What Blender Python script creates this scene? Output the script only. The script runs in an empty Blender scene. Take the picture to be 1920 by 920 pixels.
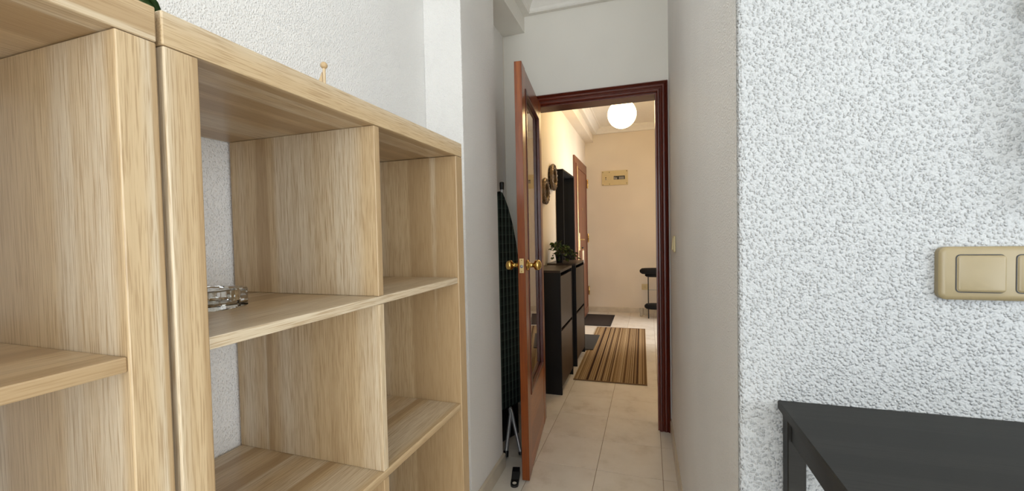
import bpy, bmesh, math, random
from mathutils import Vector, Matrix
random.seed(7)
S = bpy.context.scene
COL = S.collection

def lin(r, g, b):
    f = lambda c: (c/12.92 if c <= 0.04045 else ((c+0.055)/1.055)**2.4)
    return (f(r/255), f(g/255), f(b/255), 1.0)

# ------------------------------------------------------------------ camera
F_PX, YAW, PITCH, ROLL, CAM_H = 788.45, 0.3145, -0.0290, -0.0208, 1.2098
cam = bpy.data.cameras.new('camera')
cam.sensor_width = 36.0
cam.lens = F_PX/1920*36.0
cam.clip_start = 0.02
camo = bpy.data.objects.new('camera', cam)
COL.objects.link(camo)
fw = Vector((-math.sin(YAW)*math.cos(PITCH), math.cos(YAW)*math.cos(PITCH), math.sin(PITCH)))
r0 = Vector((math.cos(YAW), math.sin(YAW), 0)); u0 = r0.cross(fw)
rr = math.cos(ROLL)*r0+math.sin(ROLL)*u0; uu = -math.sin(ROLL)*r0+math.cos(ROLL)*u0
M = Matrix.Identity(4)
for i in range(3):
    M[i][0], M[i][1], M[i][2] = rr[i], uu[i], -fw[i]
M[2][3] = CAM_H
camo.matrix_world = M
S.camera = camo

# ------------------------------------------------------------------ world, light, exposure
W = bpy.data.worlds.new('sky'); S.world = W; W.use_nodes = True
bg = W.node_tree.nodes['Background']
bg.inputs[0].default_value = lin(214, 228, 245); bg.inputs[1].default_value = 0.9
S.view_settings.view_transform = 'Standard'
S.view_settings.look = 'None'
S.view_settings.exposure = -0.05
S.view_settings.gamma = 1.0
S.view_settings.use_curve_mapping = False
S.cycles.max_bounces = 16
S.cycles.diffuse_bounces = 8

def area(name, loc, target, sx, sy, power, col):
    l = bpy.data.lights.new(name, 'AREA'); l.shape = 'RECTANGLE'; l.size = sx; l.size_y = sy
    l.energy = power; l.color = col[:3]
    o = bpy.data.objects.new(name, l); COL.objects.link(o); o.location = loc
    o.rotation_euler = (Vector(target)-Vector(loc)).to_track_quat('-Z', 'Y').to_euler()
    return o
# daylight standing in the balcony window of the room, and in the side room beyond the hall doorway
area('window_daylight', (2.97, -1.75, 1.25), (0, -1.75, 1.25), 2.5, 2.1, 92, (0.90, 0.96, 1.0))
area('rear_corridor_fill', (0.20, -3.17, 1.35), (0.20, 0, 1.35), 2.0, 1.9, 60, (0.92, 0.965, 1.0))  # unseen rear source, added to fill the corridor with frontal light
area('hall_daylight', (2.6, 5.35, 1.35), (0, 5.35, 1.35), 1.2, 1.5, 140, (1.0, 0.97, 0.93))

# ------------------------------------------------------------------ materials
MATS = {}
class NT:
    def __init__(s, name):
        s.m = bpy.data.materials.new(name); s.m.use_nodes = True
        s.t = s.m.node_tree; s.b = s.t.nodes['Principled BSDF']; MATS[name] = s.m
    def n(s, typ, **k):
        o = s.t.nodes.new(typ)
        for a, v in k.items(): setattr(o, a, v)
        return o
    def l(s, a, b): s.t.links.new(a, b)
    def coord(s, scale=(1, 1, 1), rnd=0.0, kind='Object'):
        tc = s.n('ShaderNodeTexCoord'); mp = s.n('ShaderNodeMapping')
        mp.inputs['Scale'].default_value = scale
        v = tc.outputs[kind]
        if rnd:
            oi = s.n('ShaderNodeObjectInfo'); ml = s.n('ShaderNodeMath', operation='MULTIPLY'); ml.inputs[1].default_value = rnd
            s.l(oi.outputs['Random'], ml.inputs[0])
            ad = s.n('ShaderNodeVectorMath', operation='ADD'); s.l(v, ad.inputs[0]); s.l(ml.outputs[0], ad.inputs[1]); v = ad.outputs[0]
        s.l(v, mp.inputs['Vector'])
        return mp.outputs[0]
    def noise(s, vec, scale, detail=3, rough=0.5):
        o = s.n('ShaderNodeTexNoise'); o.inputs['Scale'].default_value = scale
        o.inputs['Detail'].default_value = detail; o.inputs['Roughness'].default_value = rough
        s.l(vec, o.inputs['Vector']); return o.outputs['Fac']
    def ramp(s, fac, stops, interp='LINEAR'):
        o = s.n('ShaderNodeValToRGB'); o.color_ramp.interpolation = interp
        e = o.color_ramp.elements
        while len(e) > 1: e.remove(e[-1])
        for i, (p, c) in enumerate(stops):
            x = e[0] if i == 0 else e.new(p)
            x.position = p; x.color = c if len(c) == 4 else (*c, 1)
        s.l(fac, o.inputs[0]); return o.outputs[0]
    def mix(s, fac, a, b, mode='MIX'):
        o = s.n('ShaderNodeMix', data_type='RGBA', blend_type=mode)
        for sock, v in ((o.inputs[0], fac), (o.inputs[6], a), (o.inputs[7], b)):
            if hasattr(v, 'links'): s.l(v, sock)
            else: sock.default_value = v
        return o.outputs[2]
    def bump(s, h, strength, dist):
        o = s.n('ShaderNodeBump'); o.inputs['Strength'].default_value = strength; o.inputs['Distance'].default_value = dist
        s.l(h, o.inputs['Height']); s.l(o.outputs[0], s.b.inputs['Normal']); return o
    def col(s, c):
        if hasattr(c, 'links'): s.l(c, s.b.inputs['Base Color'])
        else: s.b.inputs['Base Color'].default_value = c
    def set(s, rough=0.5, metal=0.0, spec=0.5, coat=0.0, trans=0.0, ior=1.5):
        i = s.b.inputs
        i['Roughness'].default_value = rough; i['Metallic'].default_value = metal
        i['Specular IOR Level'].default_value = spec; i['Coat Weight'].default_value = coat
        i['Coat Roughness'].default_value = 0.08; i['Transmission Weight'].default_value = trans; i['IOR'].default_value = ior
        return s.m

def plain(name, c, rough=0.5, metal=0.0, spec=0.5, vary=0.06, scale=30, bump=0.0, coat=0.0):
    t = NT(name); v = t.coord((1, 1, 1), 3.0)
    f = t.noise(v, scale, 4)
    lo = tuple(x*(1-vary) for x in c[:3])+(1,); hi = tuple(min(1, x*(1+vary)) for x in c[:3])+(1,)
    t.col(t.ramp(f, [(0.3, lo), (0.7, hi)]))
    if bump: t.bump(f, bump, 0.002)
    return t.set(rough, metal, spec, coat)

def wood(name, axis, base, dark, light, rough=0.33, spec=0.6, band=0.6, coat=0.0, grain=1.0, bump=0.0):
    t = NT(name)
    def sc(tr, lo): return tuple(lo if i == axis else tr for i in range(3))
    vf = t.coord(sc(620*grain, 17*grain), 7.3); vm = t.coord(sc(90*grain, 1.6*grain), 7.3); vb = t.coord(sc(8.5, 0.08), 7.3)
    fine = t.noise(vf, 1.0, 2, 0.6); mid = t.noise(vm, 1.0, 4, 0.62); bands = t.noise(vb, 1.0, 1, 0.3)
    dk = tuple(a*(1-band)+b*band for a, b in zip(base, dark))
    c = t.ramp(bands, [(0.36, light), (0.43, base), (0.48, base), (0.50, dk), (0.58, dk), (0.60, light), (0.66, base)])
    c2 = t.mix(t.ramp(mid, [(0.36, (0.34,)*3), (0.60, (0, 0, 0))]), c, tuple(a*0.45+b*0.55 for a, b in zip(base, dark)))
    c3 = t.mix(t.ramp(fine, [(0.37, (0.62,)*3), (0.52, (0, 0, 0))]), c2, dark)
    t.col(c3)
    if bump: t.bump(fine, bump, 0.0005)
    return t.set(rough, 0, spec, coat)

OAK = (lin(197, 172, 135), lin(154, 124, 86), lin(208, 192, 166))
oak_z = wood('oak_laminate_upright', 2, *OAK)
oak_y = wood('oak_laminate_lengthwise', 1, *OAK)
DOOR = (lin(160, 84, 28), lin(108, 48, 14), lin(172, 96, 40))
door_z = wood('varnished_door_wood_upright', 2, *DOOR, rough=0.28, spec=0.45, coat=0.12, grain=0.4, bump=0.0)
door_y = wood('varnished_door_wood_crosswise', 1, *DOOR, rough=0.28, spec=0.45, coat=0.12, grain=0.4, bump=0.0)
MAH = (lin(102, 36, 18), lin(72, 20, 9), lin(114, 44, 22))
mah_z = wood('mahogany_varnish_upright', 2, *MAH, rough=0.28, spec=0.45, coat=0.12, grain=0.4, bump=0.0)
mah_x = wood('mahogany_varnish_crosswise', 0, *MAH, rough=0.28, spec=0.45, coat=0.12, grain=0.4, bump=0.0)
ENT = (lin(118, 70, 46), lin(92, 50, 32), lin(128, 78, 54))
ent_z = wood('entrance_door_wood', 2, *ENT, rough=0.4, grain=0.6)
PEG = (lin(214, 190, 152), lin(186, 156, 112), lin(226, 206, 172))
peg_w = wood('pale_turned_wood', 2, *PEG, rough=0.5)

def stucco(name, c, scale, strength, dist=0.004):
    t = NT(name)
    v = t.coord((1, 1, 1), 0)
    a = t.noise(v, scale*0.75, 1.0, 0.5); d = t.noise(v, 3.0, 1)
    vo = t.n('ShaderNodeTexVoronoi', feature='F1'); vo.inputs['Scale'].default_value = scale*0.62
    wob = t.n('ShaderNodeTexNoise'); wob.inputs['Scale'].default_value = scale*0.5; wob.inputs['Detail'].default_value = 0.0; t.l(v, wob.inputs['Vector'])
    wv = t.n('ShaderNodeVectorMath', operation='SCALE'); t.l(wob.outputs['Color'], wv.inputs[0]); wv.inputs['Scale'].default_value = 0.9/scale
    wa = t.n('ShaderNodeVectorMath', operation='ADD'); t.l(v, wa.inputs[0]); t.l(wv.outputs[0], wa.inputs[1]); t.l(wa.outputs[0], vo.inputs['Vector'])
    drop = t.ramp(vo.outputs['Distance'], [(0.08, (1, 1, 1)), (0.60, (0, 0, 0))], 'EASE')
    h = t.mix(0.55, drop, a)
    lo = tuple(x*0.95 for x in c[:3])+(1,)
    t.col(t.ramp(d, [(0.3, lo), (0.7, c)]))
    t.bump(h, strength, dist)
    return t.set(0.75, 0, 0.25)
stucco_m = stucco('toned_down_white_stucco', lin(189, 191, 192), 320, 1.0, 0.005)  # white wall colour darkened to offset the strong light falling on this wall
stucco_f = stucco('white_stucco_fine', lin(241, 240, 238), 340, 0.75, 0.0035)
plaster = stucco('smooth_white_plaster', lin(240, 238, 231), 60, 0.06, 0.002)
hallpaint = stucco('cream_hall_paint', lin(236, 227, 212), 60, 0.06, 0.002)
gyps = plain('white_cornice_plaster', lin(240, 238, 232), 0.6, vary=0.02)

def tile_mat():
    t = NT('cream_marbled_tile'); v = t.coord((1, 1, 1), 9.0)
    a = t.noise(v, 5.5, 6, 0.62); b = t.noise(v, 1.7, 3)
    c = t.ramp(a, [(0.30, lin(208, 200, 188)), (0.45, lin(225, 219, 209)), (0.62, lin(231, 226, 217)), (0.8, lin(218, 210, 199))])
    oi = t.n('ShaderNodeObjectInfo')
    c2 = t.mix(t.ramp(oi.outputs['Random'], [(0, (0, 0, 0)), (1, (0.22,)*3)]), c, lin(214, 206, 194))
    t.col(c2); t.bump(b, 0.03, 0.002)
    return t.set(0.22, 0, 0.5)
tile_m = tile_mat()
grout_m = plain('brown_grout', lin(146, 128, 106), 0.9, vary=0.1)
skirt_m = plain('beige_marble_skirting', lin(206, 196, 178), 0.3, vary=0.1, scale=9)
black_wood = wood('black_brown_table_stain', 0, lin(40, 39, 36), lin(29, 28, 26), lin(45, 44, 41), rough=0.5, spec=0.3, grain=0.7)
cab_m = plain('black_brown_foil', lin(17, 14, 12), 0.5, spec=0.25, vary=0.1)
cab_front = plain('dark_brown_foil_front', lin(54, 43, 34), 0.38, spec=0.35, vary=0.1, scale=12)
black_p = plain('black_plastic', lin(16, 16, 17), 0.45, vary=0.1)
black_f = plain('black_fabric', lin(12, 12, 13), 0.95, vary=0.2, scale=200, bump=0.5)
black_frame = plain('black_lacquer', lin(10, 10, 11), 0.6, spec=0.2, vary=0.1)
brass = plain('polished_brass', lin(214, 178, 104), 0.14, 1.0, vary=0.04)
brass2 = plain('pale_brass', lin(222, 196, 140), 0.3, 1.0, vary=0.04)
steel = plain('grey_steel_tube', lin(176, 178, 182), 0.35, 0.7, vary=0.04)
silver = plain('aged_silver_frame', lin(108, 92, 74), 0.3, 0.85, vary=0.25, scale=60)
ivory = plain('ivory_switch_plastic', lin(150, 135, 102), 0.32, vary=0.02)
cream_p = plain('cream_panel_plastic', lin(212, 196, 150), 0.45, vary=0.03)
grey_p = plain('grey_breaker_plastic', lin(150, 146, 140), 0.5, vary=0.08)
white_p = plain('white_paper', lin(232, 226, 214), 0.7, vary=0.03)
leaf_m = plain('green_leaf', lin(102, 116, 62), 0.45, vary=0.35, scale=14)
leaf_m2 = plain('deep_green_leaf', lin(66, 98, 46), 0.45, vary=0.35, scale=14)
stem_m = plain('leaf_stem', lin(98, 92, 50), 0.6)
soil_m = plain('dark_soil', lin(48, 36, 26), 0.95, vary=0.3, scale=90, bump=0.6)
mat_dark = plain('dark_brown_mat_pile', lin(44, 33, 26), 0.95, vary=0.25, scale=260, bump=0.7)
mat_edge = plain('black_rubber_edge', lin(26, 19, 16), 0.8, vary=0.1)
mat_grey = plain('charcoal_mat_pile', lin(52, 50, 48), 0.95, vary=0.2, scale=240, bump=0.7)

def glass(name, c, rough=0.0):
    t = NT(name); t.col(c); return t.set(rough, 0, 0.5, 0, 1.0, 1.5)
clear_glass = glass('clear_glass', lin(248, 250, 248))
door_glass = glass('door_pane_glass', lin(236, 236, 228), 0.02)
door_glass.node_tree.nodes['Principled BSDF'].inputs['IOR'].default_value = 1.45
mirror_m = plain('mirror_silvering', lin(232, 232, 230), 0.03, 1.0, vary=0.0)

def rug_mat():
    t = NT('brown_striped_weave'); v = t.coord((1, 0.0, 0.0), 0)
    a = t.noise(v, 62, 2, 0.7); w = t.noise(t.coord((320, 120, 1)), 1.0, 2)
    c = t.ramp(a, [(0.0, lin(66, 44, 30)), (0.36, lin(92, 68, 46)), (0.42, lin(134, 108, 76)), (0.47, lin(178, 154, 118)), (0.51, lin(120, 94, 64)), (0.55, lin(150, 124, 90)), (0.59, lin(196, 174, 140)), (0.64, lin(104, 78, 54))], 'CONSTANT')
    sx = t.n('ShaderNodeSeparateXYZ'); tc = t.n('ShaderNodeTexCoord'); t.l(tc.outputs['Object'], sx.inputs[0])
    def line(x, hw):
        s1 = t.n('ShaderNodeMath', operation='SUBTRACT'); t.l(sx.outputs[0], s1.inputs[0]); s1.inputs[1].default_value = x
        s2 = t.n('ShaderNodeMath', operation='ABSOLUTE'); t.l(s1.outputs[0], s2.inputs[0])
        s3 = t.n('ShaderNodeMath', operation='LESS_THAN'); t.l(s2.outputs[0], s3.inputs[0]); s3.inputs[1].default_value = hw
        return s3.outputs[0]
    for x, hw, cc in ((0.112, 0.008, lin(48, 28, 24)), (0.175, 0.006, lin(60, 38, 28)), (0.222, 0.005, lin(66, 44, 32)), (0.285, 0.005, lin(76, 52, 36)), (0.40, 0.004, lin(80, 56, 40)), (0.50, 0.006, lin(62, 40, 30)), (0.565, 0.008, lin(110, 86, 58))):
        c = t.mix(line(x, hw), c, cc)
    c = t.mix(t.ramp(w, [(0.35, (0.3,)*3), (0.65, (0, 0, 0))]), c, lin(84, 62, 42))
    t.col(c); t.bump(w, 0.5, 0.003)
    return t.set(0.95, 0, 0.15)
rug_m = rug_mat()
rug_edge = plain('brown_rug_binding', lin(112, 88, 62), 0.95, vary=0.2, scale=120)

def plaid_mat():
    t = NT('dark_green_plaid_cloth'); tc = t.n('ShaderNodeTexCoord'); sx = t.n('ShaderNodeSeparateXYZ'); t.l(tc.outputs['Object'], sx.inputs[0])
    def wave(o, period, duty):
        a = t.n('ShaderNodeMath', operation='DIVIDE'); t.l(sx.outputs[o], a.inputs[0]); a.inputs[1].default_value = period
        b = t.n('ShaderNodeMath', operation='FRACT'); t.l(a.outputs[0], b.inputs[0])
        d = t.n('ShaderNodeMath', operation='LESS_THAN'); t.l(b.outputs[0], d.inputs[0]); d.inputs[1].default_value = duty
        return d.outputs[0]
    c = t.mix(wave(0, 0.030, 0.45), lin(13, 16, 15), lin(44, 54, 49))
    hz = t.n('ShaderNodeMath', operation='MULTIPLY'); t.l(wave(2, 0.05, 0.45), hz.inputs[0]); hz.inputs[1].default_value = 0.15
    c = t.mix(hz.outputs[0], c, lin(60, 74, 66))
    l1 = t.n('ShaderNodeMath', operation='MULTIPLY'); t.l(wave(0, 0.030, 0.10), l1.inputs[0]); l1.inputs[1].default_value = 0.5
    c = t.mix(l1.outputs[0], c, lin(138, 148, 138))
    l2 = t.n('ShaderNodeMath', operation='MULTIPLY'); t.l(wave(2, 0.05, 0.06), l2.inputs[0]); l2.inputs[1].default_value = 0.14
    c = t.mix(l2.outputs[0], c, lin(130, 140, 130))
    t.col(c); return t.set(0.9, 0, 0.2)
plaid_m = plaid_mat()

def lamp_mat():
    t = NT('lit_opal_globe'); t.col(lin(255, 244, 214))
    t.b.inputs['Emission Color'].default_value = lin(255, 220, 158); t.b.inputs['Emission Strength'].default_value = 20.0
    return t.set(0.4)
lamp_m = lamp_mat()

# ------------------------------------------------------------------ mesh helpers
def box(bm, x0, x1, y0, y1, z0, z1, bev=0.0, seg=2):
    res = bmesh.ops.create_cube(bm, size=1.0)
    vs = res['verts']
    for v in vs:
        v.co = Vector(((x0+x1)/2+v.co.x*(x1-x0), (y0+y1)/2+v.co.y*(y1-y0), (z0+z1)/2+v.co.z*(z1-z0)))
    if bev:
        es = list({e for v in vs for e in v.link_edges})
        bmesh.ops.bevel(bm, geom=es, offset=bev, segments=seg, profile=0.5, affect='EDGES')
    return bm
def tube(bm, pts, r, seg=10, caps=True):
    pts = [Vector(p) for p in pts]; rings = []
    n = len(pts); rad = r if isinstance(r, (list, tuple)) else [r]*n
    up = None
    for i, p in enumerate(pts):
        d = ((pts[i+1]-p) if i < n-1 else Vector((0, 0, 0))) .normalized() + ((p-pts[i-1]) if i else Vector((0, 0, 0))).normalized()
        d.normalize()
        if up is None or abs(up.dot(d)) > 0.95: up = Vector((0, 0, 1)) if abs(d.z) < 0.9 else Vector((1, 0, 0))
        a = d.cross(up).normalized(); b = d.cross(a).normalized(); up = -b if False else up
        rings.append([bm.verts.new(p+rad[i]*(math.cos(2*math.pi*k/seg)*a+math.sin(2*math.pi*k/seg)*b)) for k in range(seg)])
    for q in range(n-1):
        for k in range(seg):
            bm.faces.new((rings[q][k], rings[q][(k+1) % seg], rings[q+1][(k+1) % seg], rings[q+1][k]))
    if caps:
        bm.faces.new(rings[0][::-1]); bm.faces.new(rings[-1])
    return bm
def lathe(bm, prof, c=(0, 0, 0), seg=24, axis=2, cap=True):
    """prof: list of (radius, height) turned about an axis through c"""
    c = Vector(c); rings = []
    ax = [Vector((1, 0, 0)), Vector((0, 1, 0)), Vector((0, 0, 1))]
    A, B, Cx = ax[(axis+1) % 3], ax[(axis+2) % 3], ax[axis]
    for r, h in prof:
        rings.append([bm.verts.new(c+Cx*h+max(r, 1e-4)*(math.cos(2*math.pi*k/seg)*A+math.sin(2*math.pi*k/seg)*B)) for k in range(seg)])
    for q in range(len(rings)-1):
        for k in range(seg):
            bm.faces.new((rings[q][k], rings[q][(k+1) % seg], rings[q+1][(k+1) % seg], rings[q+1][k]))
    if cap:
        bm.faces.new(rings[0][::-1]); bm.faces.new(rings[-1])
    return bm
def torus(bm, c, R, r, axis=0, seg=40, rs=10, twist=0):
    c = Vector(c); ax = [Vector((1, 0, 0)), Vector((0, 1, 0)), Vector((0, 0, 1))]
    A, B, Cx = ax[(axis+1) % 3], ax[(axis+2) % 3], ax[axis]; rings = []
    for k in range(seg):
        t = 2*math.pi*k/seg; d = math.cos(t)*A+math.sin(t)*B
        rk = r*(1+0.22*math.sin(twist*t)) if twist else r
        rings.append([bm.verts.new(c+d*(R+rk*math.cos(2*math.pi*j/rs))+Cx*rk*math.sin(2*math.pi*j/rs)) for j in range(rs)])
    for k in range(seg):
        for j in range(rs):
            bm.faces.new((rings[k][j], rings[(k+1) % seg][j], rings[(k+1) % seg][(j+1) % rs], rings[k][(j+1) % rs]))
    return bm
def prism(bm, pts, z0, z1):
    lo = [bm.verts.new((x, y, z0)) for x, y in pts]; hi = [bm.verts.new((x, y, z1)) for x, y in pts]
    n = len(pts)
    bm.faces.new(lo[::-1]); bm.faces.new(hi)
    for i in range(n): bm.faces.new((lo[i], lo[(i+1) % n], hi[(i+1) % n], hi[i]))
    return bm
def sweep(bm, path, prof, closed_prof=True):
    """path: 2-D polyline (x, y); prof: (offset to the left of the path, z); mitred corners"""
    P = [Vector(p) for p in path]; n = len(P); rings = []
    for i in range(n):
        d0 = (P[i]-P[i-1]).normalized() if i else None; d1 = (P[i+1]-P[i]).normalized() if i < n-1 else None
        if d0 is None: nrm = Vector((-d1.y, d1.x))
        elif d1 is None: nrm = Vector((-d0.y, d0.x))
        else:
            a, b = Vector((-d0.y, d0.x)), Vector((-d1.y, d1.x)); nrm = (a+b); nrm = nrm/(nrm.length_squared/2)
        rings.append([bm.verts.new((P[i].x+nrm.x*o, P[i].y+nrm.y*o, z)) for o, z in prof])
    m = len(prof)
    for i in range(n-1):
        for k in range(m):
            bm.faces.new((rings[i][k], rings[i][(k+1) % m], rings[i+1][(k+1) % m], rings[i+1][k]))
    bm.faces.new(rings[0][::-1]); bm.faces.new(rings[-1])
    return bm
def mk(): return bmesh.new()
def obj(name, bm, mat, parent=None, smooth=False):
    me = bpy.data.meshes.new(name)
    bmesh.ops.recalc_face_normals(bm, faces=bm.faces[:])
    bm.to_mesh(me); bm.free()
    me.materials.append(mat)
    if smooth:
        for p in me.polygons: p.use_smooth = True
        if smooth == 'auto':
            try: me.set_sharp_from_angle(angle=math.radians(35))
            except Exception: pass
    o = bpy.data.objects.new(name, me); COL.objects.link(o)
    if parent is not None: o.parent = parent
    return o
def copy_obj(o, parent=None):
    c = o.copy(); COL.objects.link(c); c.parent = parent
    return c
def tag(o, label, cat, group=None, kind=None):
    o['label'] = label
    if cat: o['category'] = cat
    if group: o['group'] = group
    if kind: o['kind'] = kind
    return o
def thing(name, label, cat, loc=(0, 0, 0), rotz=0, group=None):
    o = bpy.data.objects.new(name, None); COL.objects.link(o); o.empty_display_size = 0.05
    o.location = loc; o.rotation_euler = (0, 0, rotz)
    return tag(o, label, cat, group)
def struct(name, bm, mat, label, cat, parent=None):
    o = obj(name, bm, mat, parent)
    if parent is None: tag(o, label, cat, kind='structure')
    return o

# ------------------------------------------------------------------ the setting
LX = -0.900                 # left wall plane
DY0, DY1 = 2.660, 2.780     # partition with the doorway
FY = 6.430                  # far wall of the hall
CZ, HCZ = 2.700, 2.740
CX, CY = 0.145, 0.797       # outer corner of the wall on the right
RX2 = 0.120                 # corridor right wall where it meets the partition
HRX = 0.75                  # right wall of the hall
RXW, RYB = 3.0, -3.2        # window wall and rear wall of the room

# floor with tiles
bm = mk(); box(bm, -1.05, 3.15, -3.3, 6.6, -0.12, -0.0015)
floor = struct('floor', bm, grout_m, 'cream marbled tile floor running through room, corridor and hall', 'floor')
TS, TX0, TY0, GR = 0.3187, -0.2647, 2.1249, 0.0024
bm = mk(); box(bm, 0, TS-GR, 0, TS-GR, -0.010, 0.0, 0.0008, 1)
tile0 = obj('floor_tile', bm, tile_m, floor)
first = True; rest = []
for j in range(-3, 14):
    for i in range(-2, 4):
        x, y = TX0+i*TS+GR/2, TY0+j*TS+GR/2
        x1, y1 = x+TS-GR, y+TS-GR
        if y < DY1-0.1 and x > RX2: continue
        if x > HRX: continue
        cx0, cx1 = max(x, LX), min(x1, HRX)
        cy1 = min(y1, FY)
        if cy1 <= y or cx1 <= cx0: continue
        if cx0 > x or cx1 < x1 or cy1 < y1:
            b2 = mk(); box(b2, 0, cx1-cx0, 0, cy1-y, -0.010, 0.0, 0.0008, 1)
            o = obj('floor_tile', b2, tile_m, floor); o.location = (cx0, y, 0)
        else:
            o = tile0 if first else copy_obj(tile0, floor); first = False
            o.location = (x, y, 0)
bm = mk()
for j in range(-17, -3):
    for i in range(-2, 11):
        x, y = TX0+i*TS+GR/2, TY0+j*TS+GR/2
        x0 = max(x, LX); x1 = min(x+TS-GR, RXW); y0 = max(y, RYB)
        if x1 > x0 and y+TS-GR > y0 and not (y > CY and x > CX): box(bm, x0, x1, y0, y+TS-GR, -0.010, 0.0)
o = obj('floor_tile_field', bm, tile_m, floor); o['kind'] = 'stuff'; o['label'] = 'cream marbled tiles of the room beyond the view'

# ceilings
bm = mk(); box(bm, -1.05, 3.15, -3.3, DY1, CZ, CZ+0.1)
struct('ceiling', bm, gyps, 'white plaster ceiling of the room and corridor', 'ceiling')
bm = mk(); box(bm, -1.05, HRX+0.1, DY1, FY+0.12, HCZ, HCZ+0.1)
struct('ceiling_hall', bm, gyps, 'cream plaster ceiling of the hall above the globe lamp', 'ceiling')

# left walls
bm = mk(); box(bm, -1.05, LX, -3.3, DY0, 0, CZ)
struct('wall_left', bm, stucco_f, 'white stuccoed wall behind the two oak bookcases', 'wall')
bm = mk(); box(bm, -1.05, LX, DY0, FY+0.12, 0, HCZ)
struct('wall_hall_left', bm, hallpaint, 'cream hall wall with the round mirrors and entrance door', 'wall')
# pillar between bookcase wall and recess
bm = mk(); box(bm, LX, -0.727, 1.612, 2.013, 0, CZ, 0.003, 2)
struct('wall_pillar', bm, stucco_f, 'white stuccoed pillar projecting between bookcase and ironing board', 'pillar')
# beams
bm = mk(); box(bm, LX, -0.750, 2.013, DY0, 2.503, CZ)
struct('trim_1', bm, plaster, 'white ceiling beam above the ironing board recess', 'beam')
bm = mk(); box(bm, LX, -0.778, DY1, FY, 2.545, HCZ)
struct('trim_2', bm, hallpaint, 'cream ceiling beam along the left side of the hall', 'beam')
# partition with the doorway
OX0, OX1, OZ = -0.700, 0.058, 2.029
bm = mk()
box(bm, LX, -0.813, DY0+0.006, DY1, 0, CZ)
box(bm, -0.813, OX0, DY0, DY1, 0, CZ)
box(bm, OX1, RX2+0.02, DY0, DY1, 0, CZ)
box(bm, OX0, OX1, DY0, DY1, OZ, CZ)
box(bm, RX2+0.02, HRX+0.1, DY1-0.02, DY1, 0, CZ)
struct('wall_partition', bm, plaster, 'white plaster wall around and above the brown doorway', 'wall')
# right-hand wall block (corner of the room, side of the corridor)
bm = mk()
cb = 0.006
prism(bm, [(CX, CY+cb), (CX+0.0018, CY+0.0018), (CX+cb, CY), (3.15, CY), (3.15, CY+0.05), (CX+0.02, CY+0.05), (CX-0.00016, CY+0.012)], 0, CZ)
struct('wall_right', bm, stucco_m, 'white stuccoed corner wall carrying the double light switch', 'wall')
bm = mk()
prism(bm, [(CX-0.00016, CY+0.012), (CX+0.02, CY+0.05), (3.15, CY+0.05), (3.15, DY1-0.02), (RX2+0.02, DY1-0.02), (RX2, DY0)], 0, CZ)
struct('wall_corridor_right', bm, stucco_f, 'white finely textured wall along the right of the corridor', 'wall')
# hall: far wall and right wall with the bright side doorway
bm = mk(); box(bm, -1.05, HRX+0.1, FY, FY+0.12, 0, HCZ)
struct('wall_far', bm, hallpaint, 'cream end wall of the hall with the fuse panel', 'wall')
SY0, SY1, SZ = 4.75, 5.75, 2.05
bm = mk()
box(bm, HRX, HRX+0.1, DY1, SY0, 0, HCZ); box(bm, HRX, HRX+0.1, SY1, FY, 0, HCZ); box(bm, HRX, HRX+0.1, SY0, SY1, SZ, HCZ)
struct('wall_hall_right', bm, hallpaint, 'cream hall wall opposite the mirrors, out of view behind the door frame', 'wall')
# rear and window walls of the room
bm = mk()
RWX0, RWX1, RWZ0, RWZ1 = -0.82, 1.22, 0.38, 2.32
box(bm, -1.05, RWX0, -3.3, RYB, 0, CZ); box(bm, RWX1, 3.15, -3.3, RYB, 0, CZ); box(bm, RWX0, RWX1, -3.3, RYB, 0, RWZ0); box(bm, RWX0, RWX1, -3.3, RYB, RWZ1, CZ)
struct('wall_rear', bm, stucco_f, 'white wall behind the viewer', 'wall')
WY0, WY1, WZ0, WZ1 = -3.02, -0.48, 0.16, 2.36
bm = mk()
box(bm, RXW, 3.15, -3.3, WY0, 0, CZ); box(bm, RXW, 3.15, WY1, CY+0.05, 0, CZ)
box(bm, RXW, 3.15, WY0, WY1, 0, WZ0); box(bm, RXW, 3.15, WY0, WY1, WZ1, CZ)
struct('wall_window', bm, stucco_f, 'white wall with the balcony window, right of the viewer', 'wall')
bm = mk()
for y in (WY0, -1.775, WY1-0.05): box(bm, 3.02, 3.07, y, y+0.05, WZ0, WZ1)
for z in (WZ0, WZ1-0.05): box(bm, 3.02, 3.07, WY0+0.05, WY1-0.05, z, z+0.05)
struct('window_1', bm, gyps, 'white balcony window frame right of the viewer', 'window')
bm = mk()  # unseen window frame added around the corridor fill light
for x in (RWX0, 0.175, RWX1-0.05): box(bm, x, x+0.05, -3.27, -3.22, RWZ0, RWZ1)
for z in (RWZ0, RWZ1-0.05): box(bm, RWX0+0.05, RWX1-0.05, -3.27, -3.22, z, z+0.05)
struct('added_rear_window', bm, gyps, 'unseen white window frame behind the viewer, added for the corridor fill', 'window')

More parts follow.
